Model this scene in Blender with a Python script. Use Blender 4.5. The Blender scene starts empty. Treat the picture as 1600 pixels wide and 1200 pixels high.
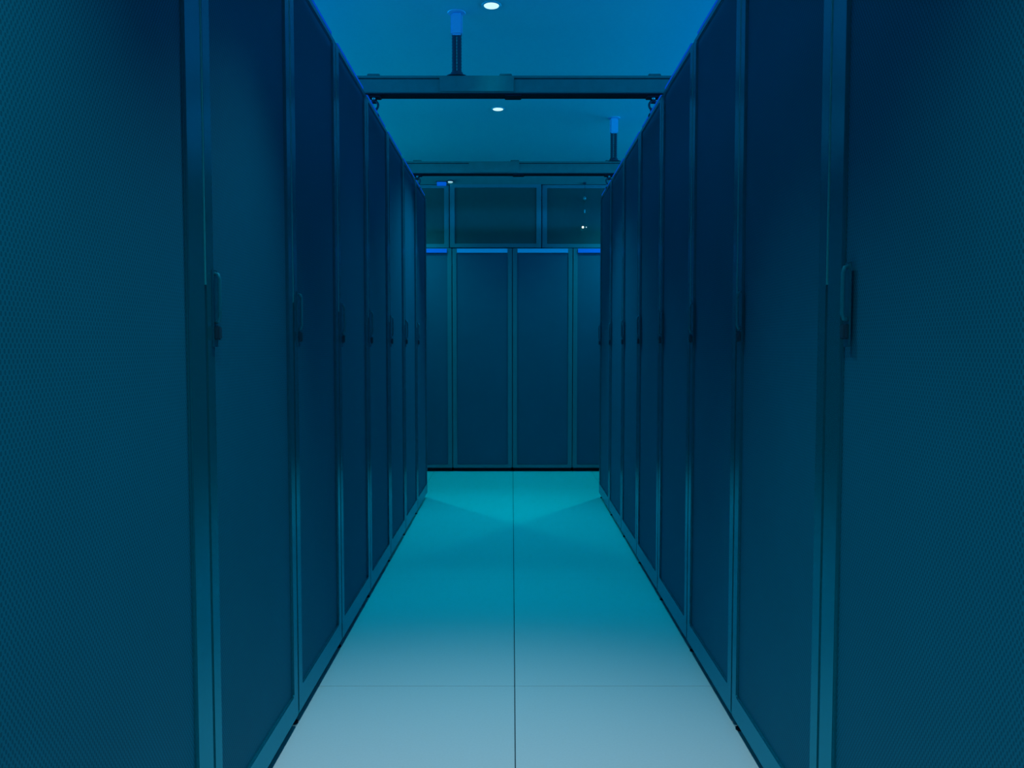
import bpy, bmesh, math
from mathutils import Vector, Matrix

# ------------------------------------------------------------------ camera, world, light, exposure
sc = bpy.context.scene
col = sc.collection
PI = math.pi

CAM_H = 1.14
cam_data = bpy.data.cameras.new('camera')
cam_data.sensor_width = 36.0
cam_data.lens = 27.0                      # 1200 px focal length at 1600 px width
cam_data.clip_start = 0.01
cam = bpy.data.objects.new('camera', cam_data)
cam.location = (0, 0, CAM_H)
cam.rotation_euler = (PI / 2 - math.atan(58 / 1200), 0, 0)
col.objects.link(cam)
sc.camera = cam

world = bpy.data.worlds.new('world')
sc.world = world
world.use_nodes = True
bg = world.node_tree.nodes['Background']
bg.inputs['Color'].default_value = (0.0, 0.36, 0.8, 1)
bg.inputs['Strength'].default_value = 0.36

sc.view_settings.view_transform = 'Standard'
sc.view_settings.look = 'None'
sc.view_settings.gamma = 1.0
sc.view_settings.use_curve_mapping = False
sc.view_settings.exposure = 0.0

# added blue-green area lights, unseen behind the racks at rack-top height, tilted in towards the ceiling above the aisle
def uplight(x, y0, y1, power, color, tilt):
    d = bpy.data.lights.new('uplight', 'AREA')
    d.shape = 'RECTANGLE'
    d.size = 0.08
    d.size_y = y1 - y0
    d.energy = power
    d.color = color
    o = bpy.data.objects.new('uplight', d)
    o.location = (x, (y0 + y1) / 2, 2.30)
    o.rotation_euler = (0, PI + tilt if x < 0 else PI - tilt, 0)
    col.objects.link(o)
UP = (0.0, 0.37, 1.0)
uplight(-2.25, 1.2, 3.7, 36.0, UP, math.radians(62))
uplight(2.25, 1.2, 3.7, 36.0, UP, math.radians(62))
uplight(-2.25, 3.8, 6.4, 25.0, (0.0, 0.64, 0.95), math.radians(60))
uplight(2.25, 3.8, 6.4, 32.0, (0.0, 0.48, 1.0), math.radians(60))

# the ceiling downlights: (y, x, colour, watts, half-angle, aim towards the camera in degrees)
DOWNLIGHTS = [
    (-0.95, -0.096, (0.74, 0.88, 0.92), 82.0, 56, 0),
    (0.55, -0.096, (0.96, 0.92, 0.92), 80.0, 47, 0),
    (2.11, -0.096, (0.38, 0.82, 0.98), 66.0, 34, 12),
    (3.672, -0.096, (0.0, 0.66, 0.95), 34.0, 32, 19),
    (5.238, -0.094, (0.0, 0.67, 0.95), 92.0, 44, 20),
    (6.40, -1.10, (0.0, 0.72, 0.78), 48.0, 62, 0),  # this and the next: added out of view to brighten the far end
    (6.40, 1.10, (0.0, 0.72, 0.78), 48.0, 62, 0),
]

# ------------------------------------------------------------------ helpers
def box(bm, x0, x1, y0, y1, z0, z1):
    v = [bm.verts.new(p) for p in ((x0, y0, z0), (x1, y0, z0), (x1, y1, z0), (x0, y1, z0),
                                   (x0, y0, z1), (x1, y0, z1), (x1, y1, z1), (x0, y1, z1))]
    for f in ((3, 2, 1, 0), (4, 5, 6, 7), (0, 1, 5, 4), (1, 2, 6, 5), (2, 3, 7, 6), (3, 0, 4, 7)):
        bm.faces.new([v[i] for i in f])
    return v

def tube(bm, pts, r, seg=10, closed=False):
    """Tube along a list of points."""
    pts = [Vector(p) for p in pts]
    n = len(pts)
    rings = []
    for i, p in enumerate(pts):
        if closed:
            t = (pts[(i + 1) % n] - pts[i - 1]).normalized()
        else:
            t = (pts[min(i + 1, n - 1)] - pts[max(i - 1, 0)]).normalized()
        a = t.orthogonal().normalized() if abs(t.y) > 0.95 else t.cross(Vector((0, 1, 0))).normalized()
        b = t.cross(a).normalized()
        rr = r[i] if isinstance(r, (list, tuple)) else r
        rings.append([bm.verts.new(p + rr * (math.cos(2 * PI * k / seg) * a + math.sin(2 * PI * k / seg) * b)) for k in range(seg)])
    m = n if closed else n - 1
    for i in range(m):
        A, B = rings[i], rings[(i + 1) % n]
        for k in range(seg):
            bm.faces.new((A[k], A[(k + 1) % seg], B[(k + 1) % seg], B[k]))
    if not closed:
        bm.faces.new(rings[0][::-1])
        bm.faces.new(rings[-1])

def lathe(bm, prof, cx, cy, seg=24):
    """Surface of revolution around the vertical axis through (cx, cy); prof = [(r, z)]."""
    rings = []
    for r, z in prof:
        rings.append([bm.verts.new((cx + r * math.cos(2 * PI * k / seg), cy + r * math.sin(2 * PI * k / seg), z)) for k in range(seg)])
    for A, B in zip(rings, rings[1:]):
        for k in range(seg):
            bm.faces.new((A[k], A[(k + 1) % seg], B[(k + 1) % seg], B[k]))
    bm.faces.new(rings[0][::-1])
    bm.faces.new(rings[-1])

def frame_ring(bm, y0, y1, z0, z1, st0, st1, rb, rt, x0, x1):
    """Rectangular frame in the y-z plane (one piece, open in the middle), thickness x0..x1."""
    out = [(y0, z0), (y1, z0), (y1, z1), (y0, z1)]
    inn = [(y0 + st0, z0 + rb), (y1 - st1, z0 + rb), (y1 - st1, z1 - rt), (y0 + st0, z1 - rt)]
    V = {}
    for nm, pts in (('o', out), ('i', inn)):
        for xi, x in enumerate((x0, x1)):
            V[nm, xi] = [bm.verts.new((x, y, z)) for y, z in pts]
    for k in range(4):
        j = (k + 1) % 4
        bm.faces.new((V['o', 1][k], V['o', 1][j], V['i', 1][j], V['i', 1][k]))
        bm.faces.new((V['o', 0][j], V['o', 0][k], V['i', 0][k], V['i', 0][j]))
        bm.faces.new((V['o', 0][k], V['o', 0][j], V['o', 1][j], V['o', 1][k]))
        bm.faces.new((V['i', 0][j], V['i', 0][k], V['i', 1][k], V['i', 1][j]))

def mesh(name, bm, mat, bevel=0.0, smooth=False):
    bmesh.ops.recalc_face_normals(bm, faces=bm.faces)
    if bevel:
        bmesh.ops.bevel(bm, geom=bm.edges[:], offset=bevel, segments=2, affect='EDGES', clamp_overlap=True)
    me = bpy.data.meshes.new(name)
    bm.to_mesh(me)
    bm.free()
    me.materials.append(mat)
    if smooth:
        for p in me.polygons:
            p.use_smooth = True
    return me

def put(name, me, parent=None, loc=None, rotz=None):
    o = bpy.data.objects.new(name, me)
    col.objects.link(o)
    if parent:
        o.parent = parent
    if loc is not None:
        o.location = loc
    if rotz is not None:
        o.rotation_euler = (0, 0, rotz)
    return o

def thing(name, label, cat, group=None, loc=(0, 0, 0), rotz=0.0):
    o = put(name, None, None, loc, rotz)
    o['label'] = label
    o['category'] = cat
    if group:
        o['group'] = group
    return o

def structure(o, label=None):
    o['kind'] = 'structure'
    if label:
        o['label'] = label
    return o

# ------------------------------------------------------------------ materials
def principled(name, color, rough=0.6, metal=0.0, spec=0.5, tint=None):
    m = bpy.data.materials.new(name)
    m.use_nodes = True
    b = m.node_tree.nodes['Principled BSDF']
    b.inputs['Base Color'].default_value = (*color, 1)
    b.inputs['Roughness'].default_value = rough
    b.inputs['Metallic'].default_value = metal
    b.inputs['Specular IOR Level'].default_value = spec
    if tint:
        b.inputs['Specular Tint'].default_value = (*tint, 1)
    return m, m.node_tree, b

def grain(nt, b, color, amount, scale, rough=None, bump=0.0):
    """Fine procedural mottling on the base colour (and relief)."""
    tc = nt.nodes.new('ShaderNodeTexCoord')
    nz = nt.nodes.new('ShaderNodeTexNoise')
    nz.inputs['Scale'].default_value = scale
    nz.inputs['Detail'].default_value = 4
    nt.links.new(tc.outputs['Object'], nz.inputs['Vector'])
    mx = nt.nodes.new('ShaderNodeMix')
    mx.data_type = 'RGBA'
    lo = tuple(c * (1 - amount) for c in color)
    hi = tuple(min(1, c * (1 + amount)) for c in color)
    mx.inputs['A'].default_value = (*lo, 1)
    mx.inputs['B'].default_value = (*hi, 1)
    nt.links.new(nz.outputs['Fac'], mx.inputs['Factor'])
    nt.links.new(mx.outputs['Result'], b.inputs['Base Color'])
    if bump:
        bp = nt.nodes.new('ShaderNodeBump')
        bp.inputs['Strength'].default_value = bump
        bp.inputs['Distance'].default_value = 0.001
        nt.links.new(nz.outputs['Fac'], bp.inputs['Height'])
        nt.links.new(bp.outputs['Normal'], b.inputs['Normal'])

def emissive(name, color, strength):
    m = bpy.data.materials.new(name)
    m.use_nodes = True
    nt = m.node_tree
    b = nt.nodes['Principled BSDF']
    b.inputs['Base Color'].default_value = (*color, 1)
    b.inputs['Emission Color'].default_value = (*color, 1)
    b.inputs['Emission Strength'].default_value = strength
    b.inputs['Specular IOR Level'].default_value = 0.0
    return m

c = (0.74, 0.80, 0.80)
M_tile, nt, b = principled('floor tile', c, 0.62, 0, 0.25)
grain(nt, b, c, 0.05, 160, bump=0.15)
M_sub, nt, b = principled('floor joint', (0.02, 0.06, 0.08), 0.9)
grain(nt, b, (0.02, 0.06, 0.08), 0.2, 40)
c = (0.05, 0.62, 0.72)
M_ceil, nt, b = principled('pale blue ceiling paint', c, 0.85, 0, 0.1)
grain(nt, b, c, 0.04, 60, bump=0.1)
c = (0.02, 0.10, 0.15)
M_wall, nt, b = principled('dark blue wall paint', c, 0.8, 0, 0.2)
grain(nt, b, c, 0.1, 30)
BLUE = (0.02, 0.75, 0.95)
c = (0.0005, 0.27, 0.34)
M_frame, nt, b = principled('satin rack frame', c, 0.26, 0.7, 0.4, BLUE)
grain(nt, b, c, 0.08, 90)
c = (0.0005, 0.25, 0.32)
M_frame_end, nt, b = principled('end row frame paint', c, 0.4, 0.15, 0.4, BLUE)
grain(nt, b, c, 0.08, 90)
c = (0.0005, 0.20, 0.28)
M_grip, nt, b = principled('handle grip', c, 0.5, 0.2, 0.3, BLUE)
grain(nt, b, c, 0.1, 90)
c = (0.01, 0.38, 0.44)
M_seam_highlight, nt, b = principled('pale seam highlight', c, 0.5, 0.0, 0.4, BLUE)
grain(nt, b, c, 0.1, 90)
c = (0.0, 0.22, 0.23)
M_header, nt, b = principled('header paint', c, 0.7, 0.0, 0.2, BLUE)
grain(nt, b, c, 0.1, 20)
c = (0.003, 0.06, 0.10)
M_body, nt, b = principled('rack body sheet', c, 0.6, 0.1, 0.3)
grain(nt, b, c, 0.1, 60)
c = (0.002, 0.02, 0.035)
M_dark, nt, b = principled('black rubber and plinth', c, 0.8, 0, 0.2)
grain(nt, b, c, 0.2, 80)
c = (0.004, 0.22, 0.21)
M_beam, nt, b = principled('painted steel beam', c, 0.5, 0.15, 0.4)
grain(nt, b, c, 0.15, 25, bump=0.2)
c = (0.01, 0.05, 0.08)
M_conduit, nt, b = principled('dark conduit', c, 0.5, 0, 0.4)
grain(nt, b, c, 0.2, 90)
c = (0.10, 0.55, 0.85)
M_sleeve, nt, b = principled('white conduit sleeve', c, 0.5)
grain(nt, b, c, 0.05, 50)
c = (0.2, 0.5, 0.6)
M_steel, nt, b = principled('zinc shackle', c, 0.35, 0.8)
grain(nt, b, c, 0.1, 120)
c = (0.0, 0.11, 0.115)
M_pane, nt, b = principled('smoked panel', c, 0.10, 0, 0.5, BLUE)
grain(nt, b, c, 0.06, 20)
M_blue_strip = emissive('blue glowing strip', (0.0, 0.12, 0.55), 0.22)
M_led_far = emissive('far blue led bar', (0.0, 0.11, 0.55), 0.62)
M_led_teal = emissive('far teal blue led bar', (0.0, 0.17, 0.46), 0.66)
M_lens = emissive('downlight lens', (0.80, 1.0, 0.92), 0.80)
M_white_glint = emissive('white glint dot', (0.95, 1.0, 0.85), 1.0)
M_dim_white = emissive('dim white lamp and glint', (0.45, 0.75, 0.75), 0.6)

def perforated():
    """Sheet steel with a diagonal grid of punched holes, about 7 mm apart."""
    color = (0.0005, 0.160, 0.262)
    m, nt, b = principled('perforated door sheet', color, 0.75, 0.0, 0.2, BLUE)
    N, L = nt.nodes, nt.links
    tc = N.new('ShaderNodeTexCoord')
    sx = N.new('ShaderNodeSeparateXYZ')
    L.new(tc.outputs['Object'], sx.inputs[0])
    def math_(op, a, b_=None):
        n = N.new('ShaderNodeMath')
        n.operation = op
        for i, v in enumerate((a, b_)):
            if v is None:
                continue
            if isinstance(v, (int, float)):
                n.inputs[i].default_value = v
            else:
                L.new(v, n.inputs[i])
        return n.outputs[0]
    k = 2 * PI / 0.0085
    sy = math_('SINE', math_('MULTIPLY', sx.outputs['Y'], k))
    sz = math_('SINE', math_('MULTIPLY', sx.outputs['Z'], k * 0.62))
    h = math_('MULTIPLY', sy, sz)
    hole = math_('GREATER_THAN', h, 0.12)
    mx = N.new('ShaderNodeMix')
    mx.data_type = 'RGBA'
    mx.inputs['A'].default_value = (*color, 1)
    mx.inputs['B'].default_value = (0.0004, 0.10, 0.168, 1)
    L.new(hole, mx.inputs['Factor'])
    nz = N.new('ShaderNodeTexNoise')
    nz.inputs['Scale'].default_value = 2.2
    nz.inputs['Detail'].default_value = 3
    L.new(tc.outputs['Object'], nz.inputs['Vector'])
    mr = N.new('ShaderNodeMapRange')
    mr.inputs['To Min'].default_value = 0.88
    mr.inputs['To Max'].default_value = 1.12
    L.new(nz.outputs['Fac'], mr.inputs['Value'])
    vm = N.new('ShaderNodeVectorMath')
    vm.operation = 'SCALE'
    L.new(mx.outputs['Result'], vm.inputs[0])
    L.new(mr.outputs['Result'], vm.inputs['Scale'])
    L.new(vm.outputs['Vector'], b.inputs['Base Color'])
    return m
M_mesh = perforated()

# ------------------------------------------------------------------ the room
X_L, X_R = -0.641, 0.659          # front faces of the two rack rows
Z_C = 2.736                       # ceiling height
X_MID = 0.009                     # joint between the two columns of floor tiles

bm = bmesh.new(); box(bm, -3.2, 3.2, -3.0, 8.4, -0.06, -0.014)
floor = structure(put('floor', mesh('floor', bm, M_sub)))
# raised-floor tiles: two columns fill the aisle, more run under the racks and across the far cross aisle
TW = 0.72
ys = [-2.268, -1.068, 0.132, 1.332, 2.532, 3.732, 4.932, 6.132, 7.332, 8.4]
for j, (ya, yb) in enumerate(zip(ys, ys[1:])):
    bm = bmesh.new()
    ga = 0.0012 if abs(ya - 2.532) < 1e-6 else 0.0003
    gb = 0.0012 if abs(yb - 2.532) < 1e-6 else 0.0003
    box(bm, 0.0016, TW - 0.0016, ga, (yb - ya) - gb, -0.014, 0.0)
    me = mesh('floor_tile', bm, M_tile)
    for k in range(-4, 4):
        put('floor_tile', me, floor, (X_MID + k * TW, ya, 0))

bm = bmesh.new(); box(bm, -3.2, 3.2, -3.0, 8.4, Z_C, Z_C + 0.1)
structure(put('ceiling', mesh('ceiling', bm, M_ceil)))
bm = bmesh.new(); box(bm, -3.3, -3.2, -3.0, 8.4, -0.06, Z_C + 0.1)
structure(put('wall_left', mesh('wall_left', bm, M_wall)))
bm = bmesh.new(); box(bm, 3.2, 3.3, -3.0, 8.4, -0.06, Z_C + 0.1)
structure(put('wall_right', mesh('wall_right', bm, M_wall)))
bm = bmesh.new(); box(bm, -3.3, 3.3, 8.4, 8.5, -0.06, Z_C + 0.1)
structure(put('wall_far', mesh('wall_far', bm, M_wall)))

# ------------------------------------------------------------------ server racks
def rack_meshes(w, H, depth, stile0=0.045, stile1=0.045, handle_y=0.045, far=False):
    """Meshes of one rack kind. Local axes: front faces +x, width runs along +y from 0 to w, base at z 0."""
    d = {}
    g = 0.0025
    bm = bmesh.new(); box(bm, -depth, -0.022, g, w - g, 0.032, H - 0.004)
    d['cabinet_body'] = mesh('cabinet_body', bm, M_body, 0.004)
    bm = bmesh.new(); box(bm, -depth + 0.02, -0.03, 0.01, w - 0.01, 0.0, 0.0315)
    d['plinth'] = mesh('plinth', bm, M_dark)
    bm = bmesh.new()
    rt = 0.045 if far else 0.022
    frame_ring(bm, g, w - g, 0.034, H, stile0, stile1, 0.078 if not far else 0.03, rt, -0.021, 0.0)
    d['door'] = mesh('door', bm, M_frame_end if far else M_frame, 0.0035)
    bm = bmesh.new(); box(bm, -0.014, -0.008, stile0 - 0.004, w - stile1 + 0.004, 0.06, H - rt + 0.005)
    d['perforated_panel'] = mesh('perforated_panel', bm, M_mesh)
    # swing handle: long grip on two posts, dark lock block at its lower end
    if not far:
        y = handle_y
        bm = bmesh.new()
        box(bm, 0.0, 0.003, y - 0.013, y + 0.013, 1.14, 1.305)
        d['handle_plate'] = mesh('handle_plate', bm, M_frame, 0.001)
        bm = bmesh.new()
        tube(bm, [(0.002, y, 1.297), (0.009, y, 1.295), (0.012, y, 1.285), (0.012, y, 1.205), (0.009, y, 1.195), (0.002, y, 1.193)], 0.0042, 8)
        d['handle'] = mesh('handle', bm, M_grip, 0, True)
        bm = bmesh.new(); box(bm, 0.003, 0.013, y - 0.010, y + 0.010, 1.155, 1.185)
        d['lock'] = mesh('lock', bm, M_body, 0.003)
        bm = bmesh.new(); box(bm, -0.012, 0.0012, w - 0.0022, w + 0.0006, 1.27, H - 0.01)  # pale strip putting the upper seam highlight into shape and colour
        d['seam_highlight'] = mesh('seam_highlight', bm, M_seam_highlight)
        bm = bmesh.new(); box(bm, -0.017, -0.003, 0.05, w - 0.05, H + 0.0005, H + 0.013)  # emissive blue strip on the top front edge of the rack
        d['blue_strip'] = mesh('blue_strip', bm, M_blue_strip)
        bm = bmesh.new(); lathe(bm, [(0.013, 0.0), (0.013, 0.005), (0.006, 0.007), (0.006, 0.0318)], -0.021, 0.02, 12)
        d['levelling_foot'] = mesh('levelling_foot', bm, M_dark)
    return d

def build_rack(d, name, label, group, loc, rotz, H=2.25):
    r = thing(name, label, 'server rack', group, loc, rotz)
    put('cabinet_body', d['cabinet_body'], r)
    put('plinth', d['plinth'], r)
    door = put('door', d['door'], r)
    put('perforated_panel', d['perforated_panel'], door)
    if 'handle_plate' in d:
        hp = put('handle_plate', d['handle_plate'], door)
        put('handle', d['handle'], door)
        put('lock', d['lock'], door)
    elif 'handle' in d:
        put('handle', d['handle'], door)
    if 'seam_highlight' in d:
        put('seam_highlight', d['seam_highlight'], r)
    if 'levelling_foot' in d:
        put('levelling_foot', d['levelling_foot'], r)
    if 'blue_strip' in d:
        s = put('blue_strip', d['blue_strip'], r)
        s['label'] = 'thin glowing blue strip along the top edge'
    return r

SEAMS = [0.815, 1.615, 2.26, 2.85, 3.435, 4.02, 4.59, 5.18, 5.78]
ORD = ['nearest', 'second', 'third', 'fourth', 'fifth', 'sixth', 'seventh', 'eighth']
cache = {}
for i, (ya, yb) in enumerate(zip(SEAMS, SEAMS[1:])):
    w = round(yb - ya, 4)
    for side in ('left', 'right'):
        key = (w, i == 0, side if i == 0 else '')
        if key not in cache:
            if i == 0:
                # local y 0 is the near end on the left row and the far end on the right row
                cache[key] = rack_meshes(w, 2.25, 1.0, 0.05 if side == 'left' else 0.07, 0.08 if side == 'left' else 0.05,
                                         0.045 if side == 'left' else 0.105)
            else:
                cache[key] = rack_meshes(w, 2.25, 1.0)
        if i == 0:
            label = ('wide dark blue server rack filling the left edge of the picture' if side == 'left'
                     else 'wide dark blue server rack filling the right edge of the picture')
        elif i == 7:
            label = 'dark server rack at the far end of the %s row' % side
        else:
            label = 'dark perforated-door server rack, %s from the camera in the %s row' % (ORD[i], side)
        if side == 'left':
            build_rack(cache[key], 'server_rack', label, 'racks of the left row', (X_L, ya, 0), 0.0)
        else:
            build_rack(cache[key], 'server_rack', label, 'racks of the right row', (X_R, yb, 0), PI)

# the row that closes the aisle, facing the camera beyond a cross aisle
Y_F = 6.985
FW = 0.5465
d = rack_meshes(FW, 2.03, 0.9, 0.04, 0.04, 0.46, far=True)
far_labels = {-3: 'outermost left rack of the end row, behind the left row',
              -2: 'dark rack of the end row, partly hidden behind the left row',
              -1: 'tall dark rack of the end row, just left of the centre joint',
              0: 'tall dark rack of the end row, just right of the centre joint',
              1: 'dark rack of the end row, partly hidden behind the right row',
              2: 'outermost right rack of the end row, behind the right row'}
bm = bmesh.new(); box(bm, 0.0005, 0.012, 0.046, FW - 0.046, 1.989, 2.024)
led_blue = mesh('led_bar', bm, M_led_far)
bm = bmesh.new(); box(bm, 0.0005, 0.012, 0.046, FW - 0.046, 1.989, 2.024)
led_teal = mesh('led_bar', bm, M_led_teal)
for k in range(-3, 3):
    r = build_rack(d, 'server_rack', far_labels[k], 'racks of the end row', (0.004 + k * FW, Y_F, 0), -PI / 2, 2.03)
    lb = put('led_bar', led_teal if k in (-1, 0) else led_blue, r)
    lb['label'] = 'blue light bar across the top of the door'

# framed panels closing the space above the end row
def containment_panel(x0, x1, y, z0, z1, label, fw=0.045):
    t = thing('containment_panel', label, 'panel', 'framed panels above the end row', (x0, y, z0), -PI / 2)
    w, hh = x1 - x0, z1 - z0
    bm = bmesh.new(); frame_ring(bm, 0.002, w - 0.002, 0.0, hh, fw, fw, fw * 0.8, 0.03, -0.035, 0.0)
    fr = put('panel_frame', mesh('panel_frame', bm, M_frame_end, 0.003), t)
    bm = bmesh.new(); box(bm, -0.022, -0.014, fw - 0.006, w - fw + 0.006, 0.02, hh - 0.02)
    put('pane', mesh('pane', bm, M_pane), t)
    return t
containment_panel(-1.38, -0.566, Y_F + 0.012, 2.034, 2.598, 'dark framed panel above the end row, left of the centre panel')
containment_panel(-0.562, 0.266, Y_F - 0.012, 2.034, 2.598, 'wide dark panel in a pale frame above the end row, at the centre')
containment_panel(0.270, 1.10, Y_F + 0.012, 2.034, 2.598, 'dark framed panel above the end row, right of the centre panel')
bm = bmesh.new(); box(bm, -3.2, 3.2, Y_F + 0.002, Y_F + 0.07, 2.60, Z_C)
structure(put('trim_1', mesh('trim_1', bm, M_header)))

# small fittings on the header
t = thing('signal_lamp', 'small blue lamp on the header above the end row, top left', 'lamp', None, (-0.632, Y_F, 2.585))
bm = bmesh.new(); box(bm, -0.05, 0.05, -0.022, 0.0015, 0.034, 0.04)
put('lamp_housing', mesh('lamp_housing', bm, M_body), t)
bm = bmesh.new(); box(bm, -0.042, 0.042, -0.02, 0.0, 0.0, 0.0335)
put('lens', mesh('lens', bm, M_led_far, 0.002), t)
t = thing('spot_lamp', 'tiny white lamp at the top left corner of the centre panel', 'lamp', None, (-0.552, Y_F, 2.608))
bm = bmesh.new(); lathe(bm, [(0.026, 0.010), (0.026, 0.02), (0.02, 0.024)], 0, -0.028, 16)
put('lamp_housing', mesh('lamp_housing', bm, M_body), t)
bm = bmesh.new(); lathe(bm, [(0.018, 0.0), (0.022, 0.004), (0.022, 0.0098)], 0, -0.028, 16)
put('lens', mesh('lens', bm, M_dim_white), t)

# added stand-in for light dots and streaks in the right pane: stem, two glowing dots
t = thing('pane_glint', 'small bright white glint before the right upper panel, built as dots on a stem', 'glint', None, (0.652, Y_F - 0.03, 2.2))
bm = bmesh.new(); lathe(bm, [(0.002, 0.03), (0.002, 0.40)], 0, 0, 8)
put('stem', mesh('stem', bm, M_pane), t)
bm = bmesh.new(); lathe(bm, [(0.007, 0.252), (0.016, 0.262), (0.016, 0.272), (0.007, 0.288)], 0, 0, 12)
put('stem_collar', mesh('stem_collar', bm, M_steel), t)
bm = bmesh.new(); lathe(bm, [(0.0055, 0.14), (0.0055, 0.168)], 0, 0, 8)
put('stem_clip', mesh('stem_clip', bm, M_steel), t)
bm = bmesh.new(); box(bm, -0.026, 0.02, -0.010, 0.010, 0.018, 0.03)
put('glint_holder', mesh('glint_holder', bm, M_pane, 0.003), t)
bm = bmesh.new(); bmesh.ops.create_uvsphere(bm, u_segments=12, v_segments=8, radius=0.0105, matrix=Matrix.Translation((-0.016, -0.006, 0.012)))
put('glint_dot', mesh('glint_dot', bm, M_white_glint, 0, True), t)
bm = bmesh.new(); bmesh.ops.create_uvsphere(bm, u_segments=10, v_segments=6, radius=0.006, matrix=Matrix.Translation((0.014, -0.006, 0.012)))
put('glint_dot', mesh('glint_dot', bm, M_dim_white, 0, True), t)
bm = bmesh.new(); box(bm, -0.012, 0.012, -0.01, 0.032, 0.40, 0.412)
put('bracket', mesh('bracket', bm, M_body), t)

# ------------------------------------------------------------------ overhead beams with their shackles
Z_B0, Z_B1 = 2.349, 2.429
def beam(y, label, splice_x0, splice_x1, clips):
    t = thing('ceiling_beam', label, 'beam', 'beams across the aisle', (0, y, Z_B0))
    H = Z_B1 - Z_B0
    bm = bmesh.new(); box(bm, -1.55, 1.55, 0.0, 0.075, 0.0, H - 0.016)
    put('channel', mesh('channel', bm, M_beam, 0.003), t)
    bm = bmesh.new(); box(bm, -1.55, 1.55, 0.004, 0.071, H - 0.017, H - 0.012)
    put('joint_strip', mesh('joint_strip', bm, M_dark), t)
    bm = bmesh.new(); box(bm, -1.55, 1.55, -0.002, 0.077, H - 0.012, H)
    put('cover', mesh('cover', bm, M_beam, 0.002), t)
    bm = bmesh.new(); box(bm, -1.55, 1.55, 0.003, 0.074, -0.006, -0.0002)  # dark strip painting shade onto the underside of the beam
    put('underside_shade', mesh('underside_shade', bm, M_dark, 0.001), t)
    bm = bmesh.new(); box(bm, splice_x0, splice_x1, -0.006, -0.0005, 0.004, H - 0.002)
    put('splice_plate', mesh('splice_plate', bm, M_beam, 0.002), t)
    bm = bmesh.new(); box(bm, splice_x1 - 0.045, splice_x1 + 0.035, 0.006, 0.069, -0.013, -0.0062)
    put('bottom_clip', mesh('bottom_clip', bm, M_dark, 0.002), t)
    bm = bmesh.new()
    for cx, cw in clips[:1]:
        box(bm, cx - cw, cx + cw, 0.0, 0.07, H + 0.0002, H + 0.010)
    me = mesh('cover_clip', bm, M_beam, 0.003)
    x0 = clips[0][0]
    for cx, cw in clips:
        put('cover_clip', me, t, (cx - x0, 0, 0))
    return t

def shackle(x, y, label):
    """Eye plate under the beam, ring, and a second eye standing on the rack top."""
    t = thing('suspension_shackle', label, 'shackle', 'shackles between beams and rack tops', (x, y, 2.25))
    bm = bmesh.new()
    box(bm, -0.032, 0.032, -0.024, 0.024, 0.084, 0.0928)
    put('top_plate', mesh('top_plate', bm, M_dark, 0.002), t)
    bm = bmesh.new(); box(bm, -0.013, 0.013, -0.005, 0.005, 0.060, 0.0842)
    put('eye_plate', mesh('eye_plate', bm, M_dark, 0.002), t)
    bm = bmesh.new()
    tube(bm, [(0.019 * math.cos(2 * PI * k / 18), -0.004 + 0.004 * math.sin(2 * PI * k / 18), 0.05 + 0.022 * math.sin(2 * PI * k / 18)) for k in range(18)], 0.0058, 8, True)
    put('ring', mesh('ring', bm, M_conduit, 0, True), t)
    bm = bmesh.new()
    tube(bm, [(0.0, -0.011, 0.086), (0.0, -0.016, 0.078), (0.0, -0.017, 0.073)], [0.008, 0.008, 0.005], 8)
    put('bolt', mesh('bolt', bm, M_steel, 0, True), t)
    bm = bmesh.new()
    tube(bm, [(0.011 * math.cos(2 * PI * k / 14), 0.010 * math.sin(2 * PI * k / 14), 0.024 + 0.014 * math.sin(2 * PI * k / 14)) for k in range(14)], 0.0045, 8, True)
    put('lower_link', mesh('lower_link', bm, M_steel, 0, True), t)
    bm = bmesh.new(); box(bm, -0.02, 0.02, -0.02, 0.02, 0.0, 0.012)
    put('base_plate', mesh('base_plate', bm, M_dark, 0.002), t)
    return t

Y_B1, Y_B2 = 3.72, 5.41
beam(Y_B1, 'nearer steel beam spanning the aisle below the ceiling', -0.345, 0.01, [(-0.66, 0.03), (-0.03, 0.012), (0.68, 0.03)])
beam(Y_B2, 'farther steel beam spanning the aisle just before the end row', -0.30, 0.05, [(-0.66, 0.03), (0.02, 0.012), (0.68, 0.03)])
shackle(X_L - 0.022, Y_B1 + 0.04, 'dark shackle ring under the nearer beam, at the left row')
shackle(X_R + 0.02, Y_B1 + 0.04, 'dark shackle ring under the nearer beam, at the right row')
shackle(X_L - 0.022, Y_B2 + 0.04, 'dark shackle under the farther beam, at the left row')
shackle(X_R + 0.02, Y_B2 + 0.04, 'dark shackle under the farther beam, at the right row')

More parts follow.
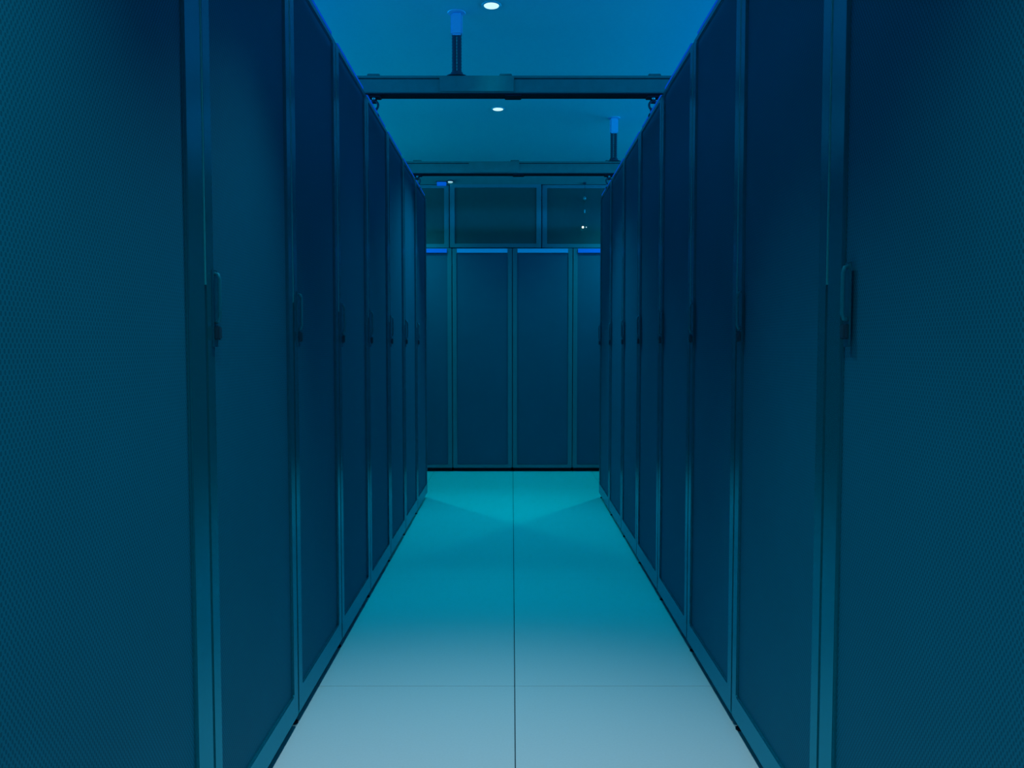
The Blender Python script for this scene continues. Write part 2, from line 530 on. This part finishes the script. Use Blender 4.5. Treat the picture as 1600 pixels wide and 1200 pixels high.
def ceiling_drop(x, y, label):
    """Two dark conduits coming down out of a pale sleeve to the top of a beam."""
    t = thing('conduit_drop', label, 'conduit', 'conduits from ceiling to beams', (x, y + 0.036, Z_B1))
    L_ = Z_C - Z_B1
    bm = bmesh.new(); box(bm, -0.028, 0.028, -0.02, 0.02, L_ - 0.108, L_ - 0.004)
    put('sleeve', mesh('sleeve', bm, M_sleeve, 0.008), t)
    bm = bmesh.new(); lathe(bm, [(0.042, L_ - 0.003), (0.044, L_)], 0, 0, 24)
    put('ceiling_plate', mesh('ceiling_plate', bm, M_sleeve), t)
    for s in (-1, 1):
        bm = bmesh.new()
        n = 26
        prof = []
        z0, z1 = 0.012, L_ - 0.1
        for k in range(n + 1):
            z = z0 + (z1 - z0) * k / n
            prof.append((0.0118 if k % 2 else 0.0102, z))
        lathe(bm, prof, s * 0.0123, 0, 12)
        put('conduit', mesh('conduit', bm, M_conduit, 0, True), t)
    bm = bmesh.new(); lathe(bm, [(0.055, 0.0005), (0.052, 0.006), (0.033, 0.012), (0.028, 0.026)], 0, 0, 20)
    put('base_flange', mesh('base_flange', bm, M_conduit), t)
ceiling_drop(-0.265, Y_B1, 'pair of dark conduits in a pale sleeve above the nearer beam')
ceiling_drop(0.712, Y_B2, 'pair of dark conduits in a pale sleeve above the farther beam')

# ------------------------------------------------------------------ downlights
bm = bmesh.new()
prof_o = [(0.037, 0.0), (0.043, -0.004), (0.047, 0.0)]
rings = []
for r, z in [(0.036, -0.0005), (0.036, -0.004), (0.044, -0.004), (0.047, -0.0005)]:
    rings.append([bm.verts.new((r * math.cos(2 * PI * k / 32), r * math.sin(2 * PI * k / 32), z)) for k in range(32)])
for a in range(4):
    A, B = rings[a], rings[(a + 1) % 4]
    for k in range(32):
        bm.faces.new((A[k], A[(k + 1) % 32], B[(k + 1) % 32], B[k]))
me_trim = mesh('trim_ring', bm, M_ceil, 0, True)
bm = bmesh.new(); lathe(bm, [(0.0355, -0.0005), (0.034, -0.0045), (0.02, -0.007), (0.006, -0.008)], 0, 0, 32)
me_lens = mesh('lens', bm, M_lens, 0, True)
dl_label = {0: 'round white ceiling downlight behind the camera', 1: 'round white ceiling downlight above the camera',
            2: 'round white ceiling downlight just ahead of the camera, above the picture',
            3: 'round white ceiling downlight at the top edge, before the nearer beam',
            4: 'round white ceiling downlight between the two beams',
            5: 'added unseen ceiling downlight over the left arm of the cross aisle',
            6: 'added unseen ceiling downlight over the right arm of the cross aisle'}
for i, (y, x, color, power, half, aim) in enumerate(DOWNLIGHTS):
    t = thing('downlight', dl_label[i], 'ceiling light', 'downlights along the aisle', (x, y, Z_C))
    put('trim_ring', me_trim, t)
    put('lens', me_lens, t)
    ld = bpy.data.lights.new('downlight_beam', 'SPOT')
    ld.energy = power
    ld.color = color
    ld.spot_size = math.radians(half * 2)
    ld.spot_blend = 0.9
    ld.shadow_soft_size = 0.035
    lo = bpy.data.objects.new('downlight_beam', ld)
    col.objects.link(lo)
    lo.parent = t
    lo.location = (0, 0, -0.03)
    lo.rotation_euler = (-math.radians(aim), 0, 0)
